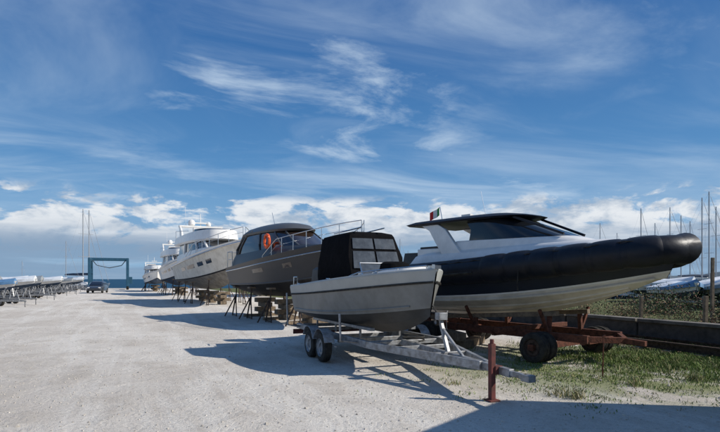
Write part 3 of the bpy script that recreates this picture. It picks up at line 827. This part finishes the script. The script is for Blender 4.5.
for i in range(81):
    x=lerp(300,5200,i/80); zz=18+30*math.sin(i*.11)**2+12*math.sin(i*.43+1)**2+4*math.sin(i*1.7); zz*=min(1,i/20)
    vs+=[(x,4200-x*.2,-3),(x,4300-x*.2,zz),(x,4700-x*.2,-3)]
for i in range(80):
    for j in(0,1): fs.append((i*3+j,(i+1)*3+j,(i+1)*3+j+1,i*3+j+1))
mb.add(vs,fs); mb.make('hills',[hm],smooth=0)

# ================================================================ LOW WALL
a_=Vector((10.6,7.3,0)); b_=Vector((2.4,25.2,0))
r=root('low_concrete_wall'); mb=MB(); dv=(b_-a_); nseg=8
for i in range(nseg):
    p=a_+dv*(i/nseg); q=a_+dv*((i+1)/nseg-.003)
    mb.beam(p+Vector((0,0,.28)),q+Vector((0,0,.28)),.25,.56,0); mb.beam(p+Vector((0,0,.605)),q+Vector((0,0,.605)),.34,.085,1)
mb.make('wall_panels',['conc','concm'],r,0,.012)
r=root('rusty_rail_track'); mb=MB(); nrm=Vector((-dv.y,dv.x,0)).normalized(); 
if nrm.x>0: nrm=-nrm
for off in(.35,1.15):
    o=nrm*off
    for z,w_,h_ in((.075,.11,.02),(.145,.03,.12),(.22,.08,.035)):
        mb.beam(a_+o+Vector((0,0,z)),b_+o+Vector((0,0,z)),w_,h_,0)
for i in range(26):
    p=a_+dv*((i+.5)/26); mb.beam(p+nrm*.2+Vector((0,0,.03)),p+nrm*1.4+Vector((0,0,.03)),.2,.06,1)
mb.make('rails_and_sleepers',['rustd','wood'],r,0)
mb=MB()
for (x,y_,ht) in ((9.15,13.8,1.25),(11.5,17,2.4),(7.7,20,1.0),(8.9,16.5,1.15)):
    mb.beam((x,y_,0),(x+.03,y_,ht),.09,.09)
r2=mb.make('timber_post',['wood'],smooth=0,bevel=.01)
mb=MB(); mb.tube([(4.15,8.9,0),(4.17,8.9,.72)],.012,6); mb.tube([(4.15,8.9,.7),(4.20,8.9,.74)],.02,6); mb.make('steel_stake',['rust'])

# ================================================================ VEGETATION
def leaves(name,cl,n,sz,mats,wts=(3,1,2)):
    mb=MB()
    for (cx,cy,cz,rx,ry,rz) in cl:
        mw=[w_*random.uniform(.3,2) for w_ in wts]
        for _ in range(n):
            v=Vector((random.gauss(0,.5),random.gauss(0,.5),random.gauss(0,.45)))
            if v.length>1.25: continue
            p=Vector((cx+v.x*rx,cy+v.y*ry,max(.03,cz+v.z*rz)))
            a1=Vector((random.uniform(-1,1),random.uniform(-1,1),random.uniform(-1,1))).normalized(); b1=a1.cross(Vector((random.uniform(-1,1),random.uniform(-1,1),.3))).normalized()
            s_=sz*random.uniform(.5,1.4)
            mb.v+= [tuple(p),tuple(p+a1*s_+b1*s_*.35),tuple(p+a1*s_*2),tuple(p+a1*s_-b1*s_*.35)]
            k=len(mb.v); mb.f.append([k-4,k-3,k-2,k-1]); mb.m.append(random.choices(range(len(mats)),mw[:len(mats)])[0])
    return mb.make(name,mats,smooth=0,merge=False)
cl=[]
for i in range(38):
    f=random.random()**1.3; base=Vector((11.8,10.5,0)).lerp(Vector((6.2,23,0)),f); o=random.uniform(.3,3.2)
    s_=random.choice((.35,.5,.65,.95)); cl.append((base.x+o,base.y+o*.5,s_*.6,s_*random.uniform(1,1.9),s_*1.3,s_))
leaves('red_brown_scrub',cl[:20],1100,.035,['leafr','dry','leafd'])
leaves('green_scrub',cl[20:],1100,.035,['leafg','leafr','leafd'])
cl=[(random.uniform(14,34),random.uniform(19,27),random.uniform(.3,.6),random.uniform(1.4,2.6),1.6,random.uniform(.5,.95)) for _ in range(20)]
leaves('shrub_mass',cl,1300,.06,['leafd','leafr','leafg'])
mb=MB()
def blade(x,y,hh,mi):
    a2=random.uniform(0,6.28); w_=random.uniform(.004,.009); lx,ly=random.gauss(0,.4)*hh,random.gauss(0,.4)*hh
    dx,dy=math.cos(a2)*w_,math.sin(a2)*w_
    mb.v+= [(x-dx,y-dy,0),(x+dx,y+dy,0),(x+lx*.5+dx*.7,y+ly*.5+dy*.7,hh*.6),(x+lx*.5-dx*.7,y+ly*.5-dy*.7,hh*.6),(x+lx*1.2,y+ly*1.2,hh)]
    k=len(mb.v)-5; mb.f+= [[k,k+1,k+2,k+3],[k+3,k+2,k+4]]; mb.m+= [mi,mi]
for _ in range(2600):
    cx=random.gauss(7.2,1.5); cy=random.gauss(10.9,1.15)
    if cx+cy*.46>13.8 or cy<8.3: continue
    dn=random.randint(10,22); hh=random.uniform(.03,.085)
    for _ in range(dn): blade(random.gauss(cx,.13),random.gauss(cy,.13),hh*random.uniform(.5,1.4),random.choices((0,1,2),(7,1.3,1))[0])
for _ in range(520):
    cx=random.gauss(4.0,1.4); cy=random.gauss(9.0,.9)
    for _ in range(random.randint(6,16)): blade(random.gauss(cx,.08),random.gauss(cy,.08),random.uniform(.015,.045),random.choices((0,1),(3,1))[0])
for (cx,cy,nn,hh) in ((3.05,7.45,110,.16),(2.85,7.6,50,.12),(4.4,8.3,90,.12),(5.6,8.7,120,.14),(1.5,8.4,50,.07)):
    for _ in range(nn): blade(random.gauss(cx,.08),random.gauss(cy,.08),hh*random.uniform(.4,1.3),random.choices((0,1),(1,2))[0])
for _ in range(600):
    f=random.random(); p=Vector((10.3,7.3,0)).lerp(Vector((2.2,25,0)),f); cx=p.x-random.uniform(0,.7)
    for _ in range(12): blade(random.gauss(cx,.1),random.gauss(p.y,.1),random.uniform(.05,.24),random.choices((0,1,2),(4,1.5,1.5))[0])
mb.make('grass',['grassg','dry','leafg'],smooth=0,merge=False)
mb=MB()
for _ in range(3600):
    d=4.6+random.random()**1.5*14; x=random.uniform(-.75,.8)*d; s_=random.uniform(.005,.018)*(1.8 if random.random()<.06 else 1)
    R=Matrix.Rotation(random.uniform(0,6),3,'Z')@Matrix.Rotation(random.uniform(-.6,.6),3,'X')
    mb.box((x,d,s_*.25),(s_*1.6,s_*1.2,s_),0,R,.6)
mb.make('pebbles',['stone'],smooth=0,merge=False)

# ================================================================ ADDED SHADOW CASTER (made-up block, unseen right of the frame, shades lower-right ground)
r=root('unseen_shadow_caster')
fpnt=[(6.4,6.5),(4.5,4.3),(8.5,-.5),(13,5.6)]
mb=MB(); n=4
mb.add([(x,y,0) for x,y in fpnt]+[(x,y,3.2) for x,y in fpnt],[(0,1,5,4),(1,2,6,5),(2,3,7,6),(3,0,4,7)],0)
c_=Vector((8.1,4.0,0)); ro=[((x-c_.x)*1.05+c_.x,(y-c_.y)*1.05+c_.y) for x,y in fpnt]
mb.add([(x,y,3.2) for x,y in ro]+[(x,y,3.3) for x,y in ro],[(0,1,2,3),(4,5,6,7),(0,1,5,4),(1,2,6,5),(2,3,7,6),(3,0,4,7)],1)
for e in range(4):
    p,q=Vector((*fpnt[e],0)),Vector((*fpnt[(e+1)%4],0)); k=int((q-p).length/.25)
    for i in range(k):
        s_=lerp(p,q,(i+.5)/k); mb.beam(s_+Vector((0,0,.02)),s_+Vector((0,0,3.18)),.05,.05,0)
mb.make('caster_shell',['caster','galv'],r,0)
